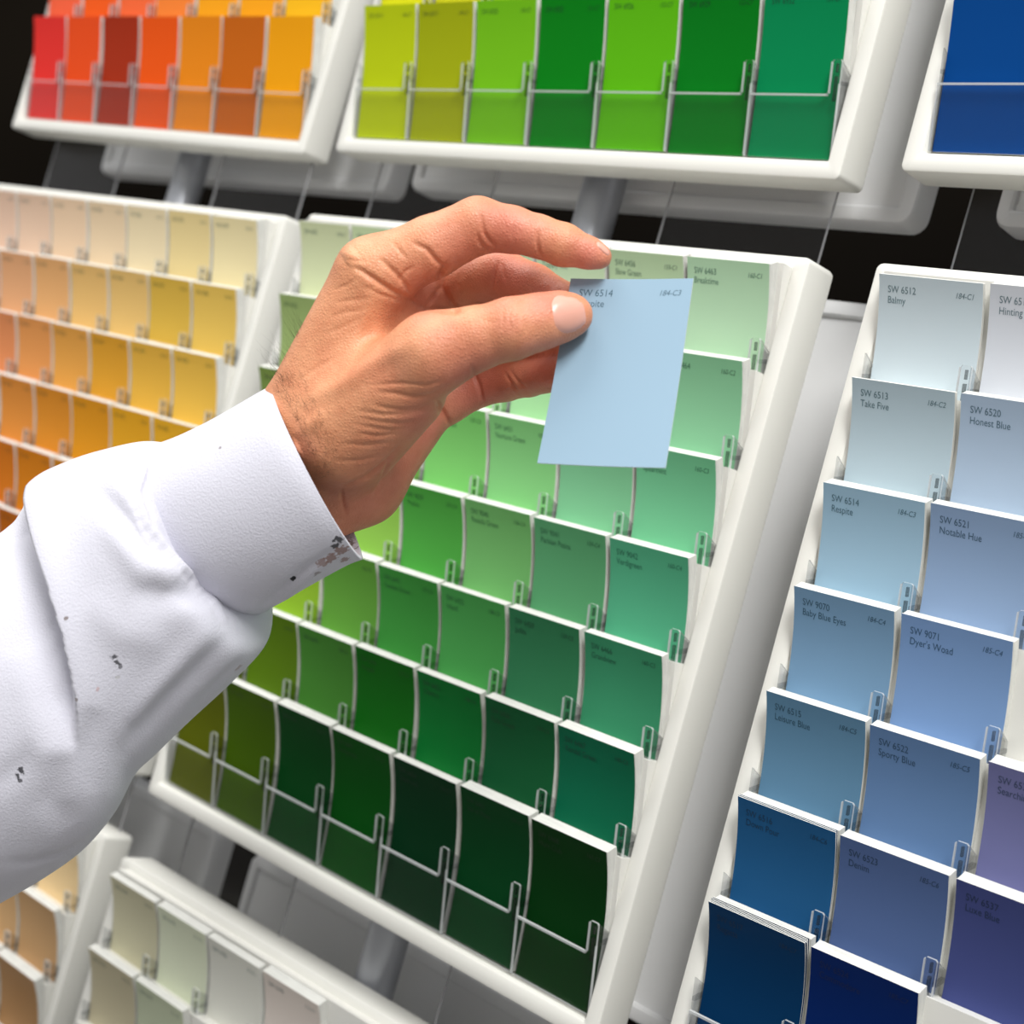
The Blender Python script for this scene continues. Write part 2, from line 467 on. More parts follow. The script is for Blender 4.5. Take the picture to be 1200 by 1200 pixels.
import colorsys
def colour_name(rgb):
    h, s, v = colorsys.rgb_to_hsv(*[x/255 for x in rgb]); h *= 360
    if s < 0.12: base = 'off-white' if v > .8 else 'grey'
    elif h < 18: base = 'red' if s > .6 else 'peach'
    elif h < 40: base = 'orange' if s > .75 else ('peach' if s > .4 else 'cream')
    elif h < 60: base = 'gold' if s > .55 else 'cream'
    elif h < 85: base = 'olive green' if v < .55 else 'yellow-green'
    elif h < 140: base = 'green'
    elif h < 185: base = 'teal green'
    elif h < 222: base = 'blue'
    elif h < 300: base = 'violet blue'
    else: base = 'red'
    sh = 'pale' if (v > .7 and s < .28) else ('dark' if v < .42 else ('light' if v > .65 and s < .55 else ('bright' if s > .75 and v > .7 else 'mid')))
    if base in ('off-white',): return base
    return sh + ' ' + base

SKIP = set()
def visible_pocket(k, r, c): return (k, r, c) not in SKIP

TRAYLABEL = {
 'green': 'white plastic tray of green paint chips at the centre of the rack',
 'blue': 'white plastic tray of blue paint chips at the right of the rack',
 'cream': 'white plastic tray of cream, gold and orange paint chips at the left',
 'red': 'white plastic tray of red and orange paint chips at the upper left',
 'gtop': 'white plastic tray of bright green paint chips at top centre, above the hand',
 'btop': 'white plastic tray of dark blue paint chips at the upper right corner',
 'beige': 'white plastic tray of beige and brown paint chips at the lower left corner',
 'grey': 'white plastic tray of greyish green paint chips at the bottom, below the green tray',
}
for k, rows in G_.items():
    tm = TRAYS[k]['m']; cells = []
    ncol = {'blue': 3, 'btop': 2}.get(k, 7)
    for r, row in enumerate(rows):
        if row is None: continue
        for c, rgb in enumerate(row):
            if rgb is None or not visible_pocket(k, r, c): continue
            # sits in view?
            lp = tm @ Vector(((c*W+CW*.5)*MM, (-r*PR-14)*MM, 0))
            gp = np.array([lp.x, lp.z-Z0*MM, -lp.y])*1000
            q = RG @ gp + TG; u, v = q[:2]/q[2]*F+600
            if not (-60 < u < 1250 and -95 < v < 1235): continue
            cells.append((r, c))
            coln = COLN[c]
            if k in ('blue', 'btop'): coln = ['leftmost', 'second from left', 'at the photo edge'][c]
            if k == 'grey': coln = ['leftmost', 'second from left', 'third from left', 'fourth from left', 'fifth from left'][c]
            label = '%s paint chips, %s row of %s, %s' % (colour_name(rgb), ROWN[r], TRAYS[k]['nm'], coln)
            ln, rt = NAMES.get((k, r, c), ((), ''))
            kw = {}
            if k == 'blue' and c == 0 and r == 5: kw = dict(loose=2, thick=4.0)
            if k == 'blue' and c == 0 and r == 6: kw = dict(loose=4, thick=3.2, curl=28)
            if k == 'blue' and c == 0 and r in (0, 1): kw = dict(thick=1.0, curl=30)
            if k in ('red', 'gtop', 'btop'): kw = dict(curl=random.uniform(7, 11))
            if k == 'cream': kw = dict(curl=random.uniform(15, 21))
            if k == 'green' and r == 0 and c < 4: kw = dict(thick=1.5)
            make_stack(tm, r, c, rgb, label, 'paint chips in the ' + TRAYS[k]['nm'], ln, rt, **kw)
    make_tray(tm, TRAYLABEL[k], cells)

# rear trays: the backs of the trays on the far side of the rack
rear_tray((0, 360, -70), 'pale grey rear tray showing behind the bright green upper tray')
rear_tray((-356, 360, -80), 'pale grey rear tray showing behind the red and orange upper tray')
rear_tray((361, 362, -72), 'pale grey rear tray showing behind the dark blue upper tray')
rear_tray((16, -1, -68), 'pale grey rear tray showing behind the green centre tray')
rear_tray((372, -1, -68), 'pale grey rear tray showing behind the blue right-hand tray')
rear_tray((-340, -1, -68), 'pale grey rear tray showing behind the cream and gold left tray')
rear_tray((4, -353, -93), 'pale grey rear tray in shadow behind the grey-green lower tray')
rear_tray((-356, -353, -93), 'pale grey rear tray in shadow behind the beige lower left tray')

# poles, brackets, foot plates
for i, (x, lab) in enumerate(((-205, 'grey metal support pole behind the red and cream trays'),
                              (153, 'grey metal support pole behind the two green trays'),
                              (509, 'grey metal support pole behind the blue trays'))):
    z = -54
    base = empty('support_pole', G2W @ Matrix.Translation(Vector((x, -Z0, z))*MM), lab, 'pole', 'rack support poles')
    new_obj('pole', tube('pole', (0, 0.004, 0), (0, 2.2, 0), 0.0105), base, (M_POLE,))
    new_obj('foot_plate', boxes('foot_plate', [(-.16, 0, -.12, .16, .006, .12)]), base, (M_POLE,))

# clear sheets hanging between the trays
def acrylic(x0, x1, y0, y1, lab, z=-35):
    t = 1.6
    me = boxes('acrylic_sheet', [(x0*MM, y0*MM, (z-t)*MM, x1*MM, y1*MM, z*MM)], None)
    for p in me.polygons: p.material_index = 0 if abs(p.normal.z) > .9 else 1
    o = new_obj('acrylic_sheet', me, None, (M_SHEET, M_SHEETEDGE)); o.matrix_world = G2W
    o['label'] = lab; o['category'] = 'clear sheet'; o['group'] = 'clear sheets in the rack'
for i, nm in ((-1, 'cream and gold left tray'), (0, 'green centre tray'), (1, 'blue right-hand tray')):
    acrylic(i*356+5, i*356+97, -60, 95, 'clear acrylic sheet above the %s, left of the pole' % nm)
    if i < 1: acrylic(i*356+212, i*356+300, -60, 95, 'clear acrylic sheet above the %s, right of the pole' % nm)
for i, nm in ((-1, 'cream and gold left tray'), (0, 'green centre tray')):
    acrylic(i*356+5, i*356+97, -420, -270, 'clear acrylic sheet below the %s, left of the pole' % nm, -36)
    acrylic(i*356+212, i*356+300, -420, -270, 'clear acrylic sheet below the %s, right of the pole' % nm, -36)

# ---------------------------------------------------------------- held chip
CC = np.array([[19.8,-78.0,516.3],[59.3,-76.1,503.4],[47.6,-13.5,477.2],[8.1,-15.4,490.1]])   # TL TR BR BL, camera mm
def held_pt(a, b, off=0.0):
    p = (CC[0]*(1-a)+CC[1]*a)*(1-b) + (CC[3]*(1-a)+CC[2]*a)*b
    n = np.cross(CC[1]-CC[0], CC[3]-CC[0]); n /= np.linalg.norm(n)      # points away from the camera
    bow = 1.1*math.sin(math.pi*b)*(1) + 0.5*math.sin(math.pi*a)
    return p + n*(bow - 0.4 - off)
def build_held():
    org = c2w(held_pt(.5, .5))
    root = empty('paint_chip', Matrix.Translation(Vector(org)), 'pale blue paint chip held between thumb and fingers', 'paint chip')
    n = 12; V = []; Fc = []; M = []
    for off in (0.0, -0.35):
        for j in range(n+1):
            for i in range(n+1): V.append(c2w(held_pt(i/n, j/n, off)) - org)
    s = (n+1)*(n+1)
    def id(i, j, k): return k*s + j*(n+1)+i
    for j in range(n):
        for i in range(n):
            Fc.append((id(i,j,0), id(i,j+1,0), id(i+1,j+1,0), id(i+1,j,0))); M.append(0)
            Fc.append((id(i,j,1), id(i+1,j,1), id(i+1,j+1,1), id(i,j+1,1))); M.append(1)
    for i in range(n):
        Fc += [(id(i,0,0), id(i+1,0,0), id(i+1,0,1), id(i,0,1)), (id(i+1,n,0), id(i,n,0), id(i,n,1), id(i+1,n,1)),
               (id(0,i+1,0), id(0,i,0), id(0,i,1), id(0,i+1,1)), (id(n,i,0), id(n,i+1,0), id(n,i+1,1), id(n,i,1))]; M += [1]*4
    m, mt = chip_materials((132, 156, 173), '')
    card = new_obj('card', mesh_from('card', V, Fc, True, M), root, (m, M_CARDWHITE))
    card.data.set_sharp_from_angle(angle=math.radians(40))
    V, Fc = lettering(['SW 6514', 'Respite'], '184-C3', lambda x, s: c2w(held_pt(x/CW, s/HC, 0.06)) - org)
    new_obj('printed_text', mesh_from('printed_text', V, Fc), card, (mt,))
build_held()

#HAND0
# ---------------------------------------------------------------- person: hand, wrist, sleeve
# Everything here is laid out in camera millimetres (pixel + depth), then carried to the world.
def smin(a, b, k):
    h = np.clip(0.5+0.5*(b-a)/k, 0, 1)
    return b+(a-b)*h - k*h*(1-h)

class Cone:
    def __init__(s, a, b, ra, rb, flat=1.0):
        s.a = uvz(*a); s.b = uvz(*b); s.ra = ra; s.rb = rb; s.flat = flat
    def __call__(s, P):
        A = s.a.copy(); B = s.b.copy(); Q = P
        if s.flat != 1.0:
            sc = np.array([1, 1, s.flat]); A = A*sc; B = B*sc; Q = P*sc
        d = B-A; t = np.clip(((Q-A)@d)/(d@d), 0, 1)
        return np.linalg.norm(Q-(A+t[..., None]*d), axis=-1) - (s.ra+(s.rb-s.ra)*t)

def chain(P, pts, k=2.5, flats=None):
    D = None
    for i in range(len(pts)-1):
        (a, ra), (b, rb) = pts[i], pts[i+1]
        d = Cone(a, b, ra, rb, flats[i] if flats else 1.0)(P)
        D = d if D is None else smin(D, d, k)
    return D

def hand_sdf(P):
    palm = [
        Cone((232, 626, 555), (355, 500, 531), 12.0, 13.8),
        Cone((300, 668, 556), (386, 573, 548), 12.5, 13.0),
        Cone((260, 645, 552), (372, 535, 540), 15.0, 15.5),
        Cone((352, 494, 528), (436, 322, 518), 15.0, 12.3),
        Cone((370, 535, 540), (458, 350, 534), 15.5, 12.6),
        Cone((386, 568, 548), (476, 396, 552), 14.0, 12.0),
        Cone((424, 568, 557), (493, 474, 567), 13.8, 12.6),
        Cone((388, 580, 550), (425, 565, 556), 12.0, 13.0),
        Cone((405, 460, 530), (446, 402, 538), 15.0, 13.0),
    ]
    D = palm[0](P)
    for c in palm[1:]: D = smin(D, c(P), 8.0)
    # thenar mass and thumb metacarpal
    th = smin(Cone((392, 505, 522), (508, 413, 502), 18.5, 12.2)(P), Cone((415, 520, 530), (478, 462, 518), 15.0, 12.0)(P), 8.0)
    D = smin(D, th, 9.0)
    # first web
    D = smin(D, Cone((470, 348, 540), (500, 394, 533), 7.0, 7.5)(P), 5.0)
    idx = chain(P, [((437, 322, 517), 11.8), ((505, 290, 515), 10.4), ((560, 264, 513), 9.3), ((600, 269, 511), 7.6), ((631, 277, 510), 6.9),
                    ((660, 287, 509), 7.0), ((690, 296.5, 508), 5.2), ((703, 301, 507.5), 4.1)], 2.0)
    mid = chain(P, [((460, 352, 540), 11.0), ((520, 338, 545), 10.0), ((586, 322, 538), 8.9), ((625, 337, 531), 8.0), ((664, 357, 524), 7.0), ((692, 374, 519.5), 6.2)], 2.0)
    rng_ = chain(P, [((476, 396, 552), 11.0), ((590, 388, 560), 8.6), ((650, 405, 542), 7.2), ((682, 418, 528), 6.4)], 2.0)
    pin = chain(P, [((490, 472, 567), 10.8), ((522, 466, 568), 9.8), ((558, 451, 568), 8.4), ((592, 446, 560), 7.5), ((620, 443, 548), 6.6), ((660, 437, 528), 6.0)], 1.6)
    out = D
    for Fg, k in ((idx, 5.0), (mid, 3.0), (rng_, 3.0), (pin, 3.0)):
        out = np.minimum(out, smin(D, Fg, k))
    tm = chain(P, [((505, 414, 501), 12.3), ((553, 398, 499), 10.2), ((600, 385, 497), 9.7), ((632, 377, 498.5), 8.8), ((658, 371, 501), 7.9), ((672, 369, 502.2), 6.4)], 3.0)
    A = smin(D, tm, 6.5)
    out = smin(out, A, 0.8)
    return out

def surface_nets(f, lo, hi, h):
    ax = [np.arange(lo[i], hi[i]+h, h) for i in range(3)]
    G = np.stack(np.meshgrid(*ax, indexing='ij'), -1)
    V = np.empty(G.shape[:3], np.float32)
    for i in range(0, G.shape[0], 16): V[i:i+16] = f(G[i:i+16])
    S = V < 0
    nx, ny, nz = V.shape
    corner = [(i, j, k) for i in (0, 1) for j in (0, 1) for k in (0, 1)]
    def sl(c, a): return a[c[0]:nx-1+c[0], c[1]:ny-1+c[1], c[2]:nz-1+c[2]]
    cnt = sum(sl(c, S).astype(np.int8) for c in corner)
    act = (cnt > 0) & (cnt < 8)
    acc = np.zeros(act.shape+(3,), np.float32); num = np.zeros(act.shape, np.float32)
    for c in corner:
        for d in range(3):
            if c[d] == 0:
                c2 = list(c); c2[d] = 1
                a = sl(c, V); b = sl(c2, V); x = (a < 0) != (b < 0)
                t = np.where(x, a/np.where(a == b, 1, a-b), 0)
                for e in range(3):
                    acc[..., e] += np.where(x, c[e]+(t if e == d else 0), 0)
                num += x
    idx = -np.ones(act.shape, np.int64); ids = np.argwhere(act); idx[act] = np.arange(len(ids))
    verts = np.array(lo)+h*(ids+acc[act]/num[act][:, None])
    quads = []
    for d in range(3):
        o = [e for e in range(3) if e != d]
        s0 = [slice(1, -1)]*3; s0[d] = slice(0, -1)
        s1 = [slice(1, -1)]*3; s1[d] = slice(1, None)
        a = S[tuple(s0)]; b = S[tuple(s1)]
        for flip, msk in ((False, a & ~b), (True, ~a & b)):
            e = np.argwhere(msk); base = e.copy()
            for q in o: base[:, q] += 1
            def at(du, dv):
                p = base.copy(); p[:, o[0]] -= du; p[:, o[1]] -= dv
                return idx[p[:, 0], p[:, 1], p[:, 2]]
            q = np.stack([at(1, 1), at(0, 1), at(0, 0), at(1, 0)], 1)
            if flip != (d == 1): q = q[:, ::-1]
            quads.append(q)
    Q = np.concatenate(quads); Q = Q[(Q >= 0).all(1)]
    return verts, Q

def px(C):                                    # camera mm -> pixel
    return C[..., :2]/C[..., 2:3]*F+600

def seg_dist(U, poly):
    """distance from pixels U to a polyline, plus position along it 0..1"""
    poly = np.array(poly, float); best = np.full(len(U), 1e9); par = np.zeros(len(U)); side = np.zeros(len(U))
    n = len(poly)-1
    for i in range(n):
        a, b = poly[i], poly[i+1]; d = b-a
        t = np.clip(((U-a)@d)/(d@d), 0, 1); q = U-(a+t[:, None]*d)
        r = np.linalg.norm(q, axis=1); m = r < best
        best[m] = r[m]; par[m] = (i+t[m])/n
        side[m] = np.sign(d[0]*q[m][:, 1]-d[1]*q[m][:, 0])
    return best, par, side

def vnormals(V, Q):
    n = np.cross(V[Q[:, 2]]-V[Q[:, 0]], V[Q[:, 3]]-V[Q[:, 1]])
    out = np.zeros_like(V)
    for i in range(4): np.add.at(out, Q[:, i], n)
    return out/np.maximum(np.linalg.norm(out, axis=1), 1e-9)[:, None]

def groove(V, Nn, lines, facing=-0.05):
    """press creases (px polylines seen from the front) into a surface: (poly, depth mm, width px, taper)"""
    U = px(V); off = np.zeros(len(V)); front = (Nn*(-V/np.linalg.norm(V, axis=1)[:, None])).sum(1)
    for poly, dep, wid in lines:
        d, t, s = seg_dist(U, poly)
        fade = 0.08+0.92*np.sin(np.pi*np.clip(t, 0, 1))**0.8
        off -= dep*np.exp(-(d/wid)**2)*fade*np.clip((front-facing)*6, 0, 1)
    return V+Nn*off[:, None]

PERSON_ORG = c2w(uvz(300, 600, 540))
PERSON = empty('person', Matrix.Translation(Vector(PERSON_ORG)),
               'person in a white sweatshirt reaching in from the left, hand holding a pale blue chip', 'person')

# --- skin
def skin_material():
    m = principled('skin', (214, 160, 128), 0.46, 0.42)
    b = m.node_tree.nodes['Principled BSDF']
    b.inputs['Subsurface Weight'].default_value = 0.07
    b.inputs['Subsurface Radius'].default_value = (1.0, 0.35, 0.2)
    b.inputs['Subsurface Scale'].default_value = 0.004
    tc = N(m, 'ShaderNodeTexCoord')
    at = N(m, 'ShaderNodeAttribute'); at.attribute_name = 'flush'
    n1 = N(m, 'ShaderNodeTexNoise'); n1.inputs['Scale'].default_value = 85; n1.inputs['Detail'].default_value = 5
    n1.inputs['Roughness'].default_value = .65
    L(m, tc.outputs['Object'], n1.inputs['Vector'])
    base = N(m, 'ShaderNodeMix'); base.data_type = 'RGBA'
    base.inputs[6].default_value = (*lin((216, 152, 113)), 1); base.inputs[7].default_value = (*lin((207, 127, 106)), 1)
    L(m, at.outputs['Fac'], base.inputs[0])
    mot = N(m, 'ShaderNodeMix'); mot.data_type = 'RGBA'; mot.blend_type = 'MULTIPLY'
    r = N(m, 'ShaderNodeValToRGB')
    r.color_ramp.elements[0].position = .34; r.color_ramp.elements[0].color = (.86, .70, .64, 1)
    r.color_ramp.elements[1].position = .62; r.color_ramp.elements[1].color = (1.04, 1.02, 1.0, 1)
    L(m, n1.outputs['Fac'], r.inputs[0]); mot.inputs[0].default_value = .75
    L(m, base.outputs[2], mot.inputs[6]); L(m, r.outputs[0], mot.inputs[7]); L(m, mot.outputs[2], b.inputs['Base Color'])
    v = N(m, 'ShaderNodeTexVoronoi'); v.inputs['Scale'].default_value = 900; v.feature = 'DISTANCE_TO_EDGE'
    n2 = N(m, 'ShaderNodeTexNoise'); n2.inputs['Scale'].default_value = 420; n2.inputs['Detail'].default_value = 4
    n3 = N(m, 'ShaderNodeTexNoise'); n3.inputs['Scale'].default_value = 130; n3.inputs['Detail'].default_value = 3
    mp = N(m, 'ShaderNodeMapping'); mp.inputs['Scale'].default_value = (1, 1, 1)
    L(m, tc.outputs['Object'], mp.inputs[0])
    for q in (v, n2, n3): L(m, mp.outputs[0], q.inputs['Vector'])
    a1 = N(m, 'ShaderNodeMath'); a1.operation = 'MULTIPLY_ADD'; a1.inputs[1].default_value = .55
    L(m, n2.outputs['Fac'], a1.inputs[0]); L(m, v.outputs['Distance'], a1.inputs[2])
    a2 = N(m, 'ShaderNodeMath'); a2.operation = 'MULTIPLY_ADD'; a2.inputs[1].default_value = 1.1
    L(m, n3.outputs['Fac'], a2.inputs[0]); L(m, a1.outputs[0], a2.inputs[2])
    bp = N(m, 'ShaderNodeBump'); bp.inputs['Strength'].default_value = .34; bp.inputs['Distance'].default_value = .0008
    L(m, a2.outputs[0], bp.inputs['Height']); L(m, bp.outputs['Normal'], b.inputs['Normal'])
    return m

def build_hand():
    lo = np.array([-118., -112., 482.]); hi = np.array([38., 40., 592.])
    V, Q = surface_nets(hand_sdf, lo, hi, 1.05)
    # keep the largest shell, then one smooth subdivision
    me = bpy.data.meshes.new('t'); me.from_pydata(V.tolist(), [], Q.tolist()); me.update()
    o = bpy.data.objects.new('t', me); COL.objects.link(o)
    sm = o.modifiers.new('s', 'SMOOTH'); sm.factor = .5; sm.iterations = 2
    sb = o.modifiers.new('d', 'SUBSURF'); sb.levels = 1; sb.render_levels = 1
    dg = bpy.context.evaluated_depsgraph_get(); ev = o.evaluated_get(dg); em = ev.to_mesh()
    n = len(em.vertices); V = np.empty(n*3); em.vertices.foreach_get('co', V); V = V.reshape(-1, 3)
    Q = np.empty(len(em.loops), np.int32); em.loops.foreach_get('vertex_index', Q); Q = Q.reshape(-1, 4).astype(np.int64)
    ev.to_mesh_clear(); bpy.data.objects.remove(o); bpy.data.meshes.remove(me)
    Nn = vnormals(V, Q)
    c = V[Q].mean(1); fn = Nn[Q[:, 0]]
    if (hand_sdf(V[:200]+Nn[:200]*0.8).mean()) < (hand_sdf(V[:200]-Nn[:200]*0.8).mean()):
        Q = Q[:, ::-1]; Nn = -Nn
    cr = [
     # thenar folds
     ([(440,459),(462,461),(486,466),(506,463),(523,452)], .6, 3.0), ([(436,474),(455,479),(474,481),(492,480),(506,474)], .6, 3.0),
     ([(416,481),(448,486),(474,486),(500,481)], .5, 3.0), ([(418,490),(448,495),(470,497),(488,494)], .5, 3.0),
     ([(414,497),(441,502),(458,505),(480,502)], .5, 3.0), ([(420,508),(440,511),(474,509)], .45, 2.4),
     ([(430,452),(470,449),(500,452),(520,446)], .45, 2.2), ([(400,520),(430,522),(462,518)], .35, 2.6),
     ([(392,540),(420,540),(448,534)], .35, 2.6), ([(394,571),(412,567),(430,559),(446,546),(457,536),(470,520)], .9, 2.6),
     ([(457,537),(452,552),(446,568),(437,584)], .9, 2.4), ([(399,573),(402,588),(406,606)], .9, 2.6),
     ([(415,590),(430,582),(446,572)], .35, 2.2),
     # index finger joints
     ([(631,268),(629,283),(631,296),(637,303)], .8, 2.2), ([(563,250),(567,272),(573,282),(582,290)], .9, 2.2),
     ([(559,272),(562,284),(572,296)], .8, 2.2), ([(604,262),(600,275),(602,290)], .22, 2.0),
     # index base / tendon folds
     ([(483,284),(500,292),(511,305),(520,313)], 1.1, 2.6), ([(478,305),(470,296),(459,282)], .45, 2.4),
     ([(414,313),(425,318),(437,326),(458,340),(482,354)], 1.2, 3.2), ([(444,301),(456,313),(466,323),(485,347)], .9, 3.0),
     ([(425,335),(445,345),(462,350),(484,358)], .4, 2.4), ([(499,361),(508,348),(520,333)], .9, 2.4),
     ([(468,330),(475,318),(486,312)], .5, 2.6), ([(400,300),(412,306),(430,306)], .3, 2.2),
     # deep fold where the index and middle fingers part
     ([(524,308),(519,322),(518,336),(525,352),(536,366)], 2.6, 4.5), ([(470,345),(495,358),(520,364),(545,366)], .9, 3.0),
     # middle finger joint
     ([(584,304),(580,320),(577,340)], .9, 2.2), ([(588,306),(590,320),(594,334)], .5, 2.0),
     ([(540,318),(536,332),(540,345)], .25, 2.2),
     # little finger
     ([(553,429),(559,450),(567,474)], 1.1, 2.4), ([(560,440),(563,452),(564,466)], .4, 1.8),
     ([(591,436),(601,453),(610,464)], .8, 2.2), ([(596,432),(606,446),(618,456)], .5, 2.0),
     ([(512,470),(520,482),(529,500)], 1.5, 2.4),
     # thumb joint
     ([(589,357),(590,375),(588,390)], .25, 2.4), ([(598,360),(596,376),(600,392)], .28, 2.0), ([(606,366),(604,384),(606,398)], .25, 2.0),
     ([(615,372),(617,386),(612,398)], .22, 2.0), ([(560,372),(575,378),(592,376)], .15, 2.4),
     # back of the hand
     ([(345,450),(372,430),(400,415)], .3, 3.4), ([(380,392),(400,384),(424,372)], .25, 3.0), ([(392,355),(410,352),(434,350)], .3, 2.4),
     ([(388,340),(405,335),(420,326)], .25, 2.2), ([(386,372),(404,366),(430,362)], .25, 2.4),
    ]
    V = groove(V, Nn, cr)
    # raised tendon and bone along the thumb metacarpal
    V = groove(V, Nn, [([(362,468),(400,452),(440,424),(490,398)], -1.3, 10), ([(345,512),(362,498),(380,482)], -.9, 8), ([(346,527),(352,524)], -1.2, 9),
                       ([(400,430),(425,380),(434,340)], -.6, 9), ([(404,306),(418,296)], -1.0, 10)])
    Nn = vnormals(V, Q)
    U = px(V)
    fl = np.zeros(len(V))
    def blob(u, v, r, a):
        nonlocal fl
        fl = np.maximum(fl, a*np.exp(-((U[:, 0]-u)**2+(U[:, 1]-v)**2)/r**2))
    for a in ((600,270,55,.9),(690,300,30,1),(540,290,45,.7),(600,320,50,.9),(640,345,40,.9),(560,455,60,1),(640,440,50,1),(500,340,40,.7),
              (595,380,26,.55),(520,400,30,.45),(475,560,60,.75),(430,590,45,.7),(500,500,40,.9),(350,530,22,.5),(465,440,40,.3),(680,380,16,.4)): blob(*a)
    W3 = c2w(V)-PERSON_ORG
    me = mesh_from('body', W3, Q, True)
    at = me.attributes.new('flush', 'FLOAT', 'POINT'); at.data.foreach_set('value', np.clip(fl, 0, 1).astype(np.float32))
    body = new_obj('body', me, PERSON, (skin_material(),))
    return body, V, Q, Nn

BODY, HV, HQ, HN = build_hand()
BVH = BVHTree.FromPolygons([tuple(v) for v in HV], [tuple(int(i) for i in q) for q in HQ])

def cast(u, v, bvh=None):
    d = Vector(uvz(u, v, 1.0)).normalized()
    h = (bvh or BVH).ray_cast(Vector((0, 0, 0)), d)
    return (np.array(h[0]), np.array(h[1])) if h[0] is not None else (None, None)

def nail(outline_c, ax_u, ax_v, nu, nv, lift, name, label):
    """a finger nail: an oval plate laid on the finger surface, thicker in the middle"""
    V = []; Fc = []
    C = np.array(outline_c, float)
    rings = 9; seg = 36
    pts = []
    for k in range(rings+1):
        r = k/rings
        for s in range(seg):
            a = 2*math.pi*s/seg
            ca, sa = math.cos(a), math.sin(a)
            e = 2.7
            x = math.copysign(abs(ca)**(2/e), ca); y = math.copysign(abs(sa)**(2/e), sa)
            p = C+r*(x*np.array(ax_u)+y*np.array(ax_v))
            q, n = cast(*p)
            if q is None:
                q = last; n = lastn
            last, lastn = q, n
            if n @ q > 0: n = -n
            prof = lift*(1-r**6)-0.25*(r**6)
            pts.append(q+n*prof)
    P = np.array(pts).reshape(rings+1, seg, 3)
    for it in range(3):
        P[1:-1] = (P[1:-1]*2+P[:-2]+P[2:]+np.roll(P[1:-1], 1, 1)+np.roll(P[1:-1], -1, 1))/6
    P[0] = P[1].mean(0)
    V = c2w(P.reshape(-1, 3))-PERSON_ORG
    for k in range(rings):
        for s in range(seg):
            t = (s+1) % seg
            Fc.append((k*seg+s, (k+1)*seg+s, (k+1)*seg+t, k*seg+t))
    m = principled('nail', (216, 158, 140), 0.3, 0.45)
    o = new_obj(name, mesh_from(name, V, [f[::-1] for f in Fc], True), BODY, (m,))
    o['label'] = label
nail((667, 367.5), (22.5, -1), (4, 26.5), 0, 0, .55, 'fingernail', 'smooth pink thumbnail')

nail((707, 291.5), (8.5, 8.0), (-2.2, 3.2), 0, 0, .35, 'fingernail', 'index fingernail seen edge-on')

def hairs():
    V = []; Fc = []
    def strand(p, d, ln, r, bend):
        n = len(V); k = 5
        d = d/np.linalg.norm(d); a = np.cross(d, [0, 0, 1.]); a /= np.linalg.norm(a); b = np.cross(d, a)
        for i in range(k+1):
            t = i/k; c = p+d*ln*t+bend*ln*t*t
            for j in range(3):
                an = 2*math.pi*j/3; V.append(c+r*(1-.8*t)*(math.cos(an)*a+math.sin(an)*b))
        for i in range(k):
            for j in range(3):
                Fc.append((n+3*i+j, n+3*i+(j+1) % 3, n+3*i+3+(j+1) % 3, n+3*i+3+j))
    for _ in range(420):
        t = random.random()
        v = 440+120*random.random()**1.3; u = 326+max(0, v-452)*.48+2+34*random.random()**1.7
        if random.random() < .35: u = 322+20*random.random()+(460-v)*.3 if v < 470 else u; 
        p, n = cast(u, v)
        if p is None: continue
        if n @ p > 0: n = -n
        d = n*(.35+.4*random.random())+np.array([-.35+.5*random.random(), -.75+.6*random.random(), 0.1])
        strand(p-n*.2, d, random.uniform(2.0, 6.0), .032, np.array([random.uniform(-.3,.5), random.uniform(-.2,.4), 0]))
    for _ in range(60):     # silhouette hairs on the back of the wrist
        s = random.random(); u0 = 330+32*s; v0 = 446-68*s
        for du in range(0, 40, 2):
            p, n = cast(u0-12+du, v0)
            if p is not None: break
        if p is None: continue
        strand(p, np.array([-.5-.4*random.random(), -.5-.6*random.random(), -.1]), random.uniform(3, 9), .035, np.array([random.uniform(-.2,.5), -.3, 0]))
    for _ in range(16):
        u0 = random.uniform(480, 540)
        for dv in range(0, 40):
            p, n = cast(u0, 225+dv*1.0)
            if p is not None: break
        if p is None: continue
        strand(p, np.array([-.8, -.4, 0]), random.uniform(1.2, 2.6), .04, np.array([-.2, .3, 0]))
    m = principled('arm_hair', (70, 50, 34), 0.6, 0.3)
    o = new_obj('arm_hair', mesh_from('arm_hair', c2w(np.array(V))-PERSON_ORG, Fc, True), BODY, (m,))
    o['kind'] = 'stuff'; o['label'] = 'fine dark hairs on the wrist'
hairs()

# --- sleeve
def ring_point(rg, ph):
    T, B, z, dz, sh, e = rg
    top = uvz(*T, z); bot = uvz(*B, z); c = (top+bot)/2; h = (top-bot)/2
    near = uvz((T[0]+B[0])/2+sh[0], (T[1]+B[1])/2+sh[1], z-dz)-c
    ca, sa = math.cos(ph), math.sin(ph)
    x = math.copysign(abs(ca)**(2/e), ca); y = math.copysign(abs(sa)**(2/e), sa)
    return c+h*x+near*y

def catmull(rings, per):
    out = []
    def flat(r): return np.array([*r[0], *r[1], r[2], r[3], *r[4], r[5]], float)
    R = [flat(r) for r in rings]
    for i in range(len(R)-1):
        p0 = R[max(i-1, 0)]; p1 = R[i]; p2 = R[i+1]; p3 = R[min(i+2, len(R)-1)]
        for k in range(per):
            t = k/per
            out.append(.5*((2*p1)+(-p0+p2)*t+(2*p0-5*p1+4*p2-p3)*t*t+(-p0+3*p1-3*p2+p3)*t**3))
    out.append(R[-1])
    return [((r[0], r[1]), (r[2], r[3]), r[4], r[5], (r[6], r[7]), r[8]) for r in out]

def loft(rings, per, seg):
    rr = catmull(rings, per); V = []
    for r in rr:
        for s in range(seg): V.append(ring_point(r, 2*math.pi*s/seg))
    Q = []
    for k in range(len(rr)-1):
        for s in range(seg):
            t = (s+1) % seg; Q.append((k*seg+s, k*seg+t, (k+1)*seg+t, (k+1)*seg+s))
    return np.array(V), np.array(Q), len(rr)

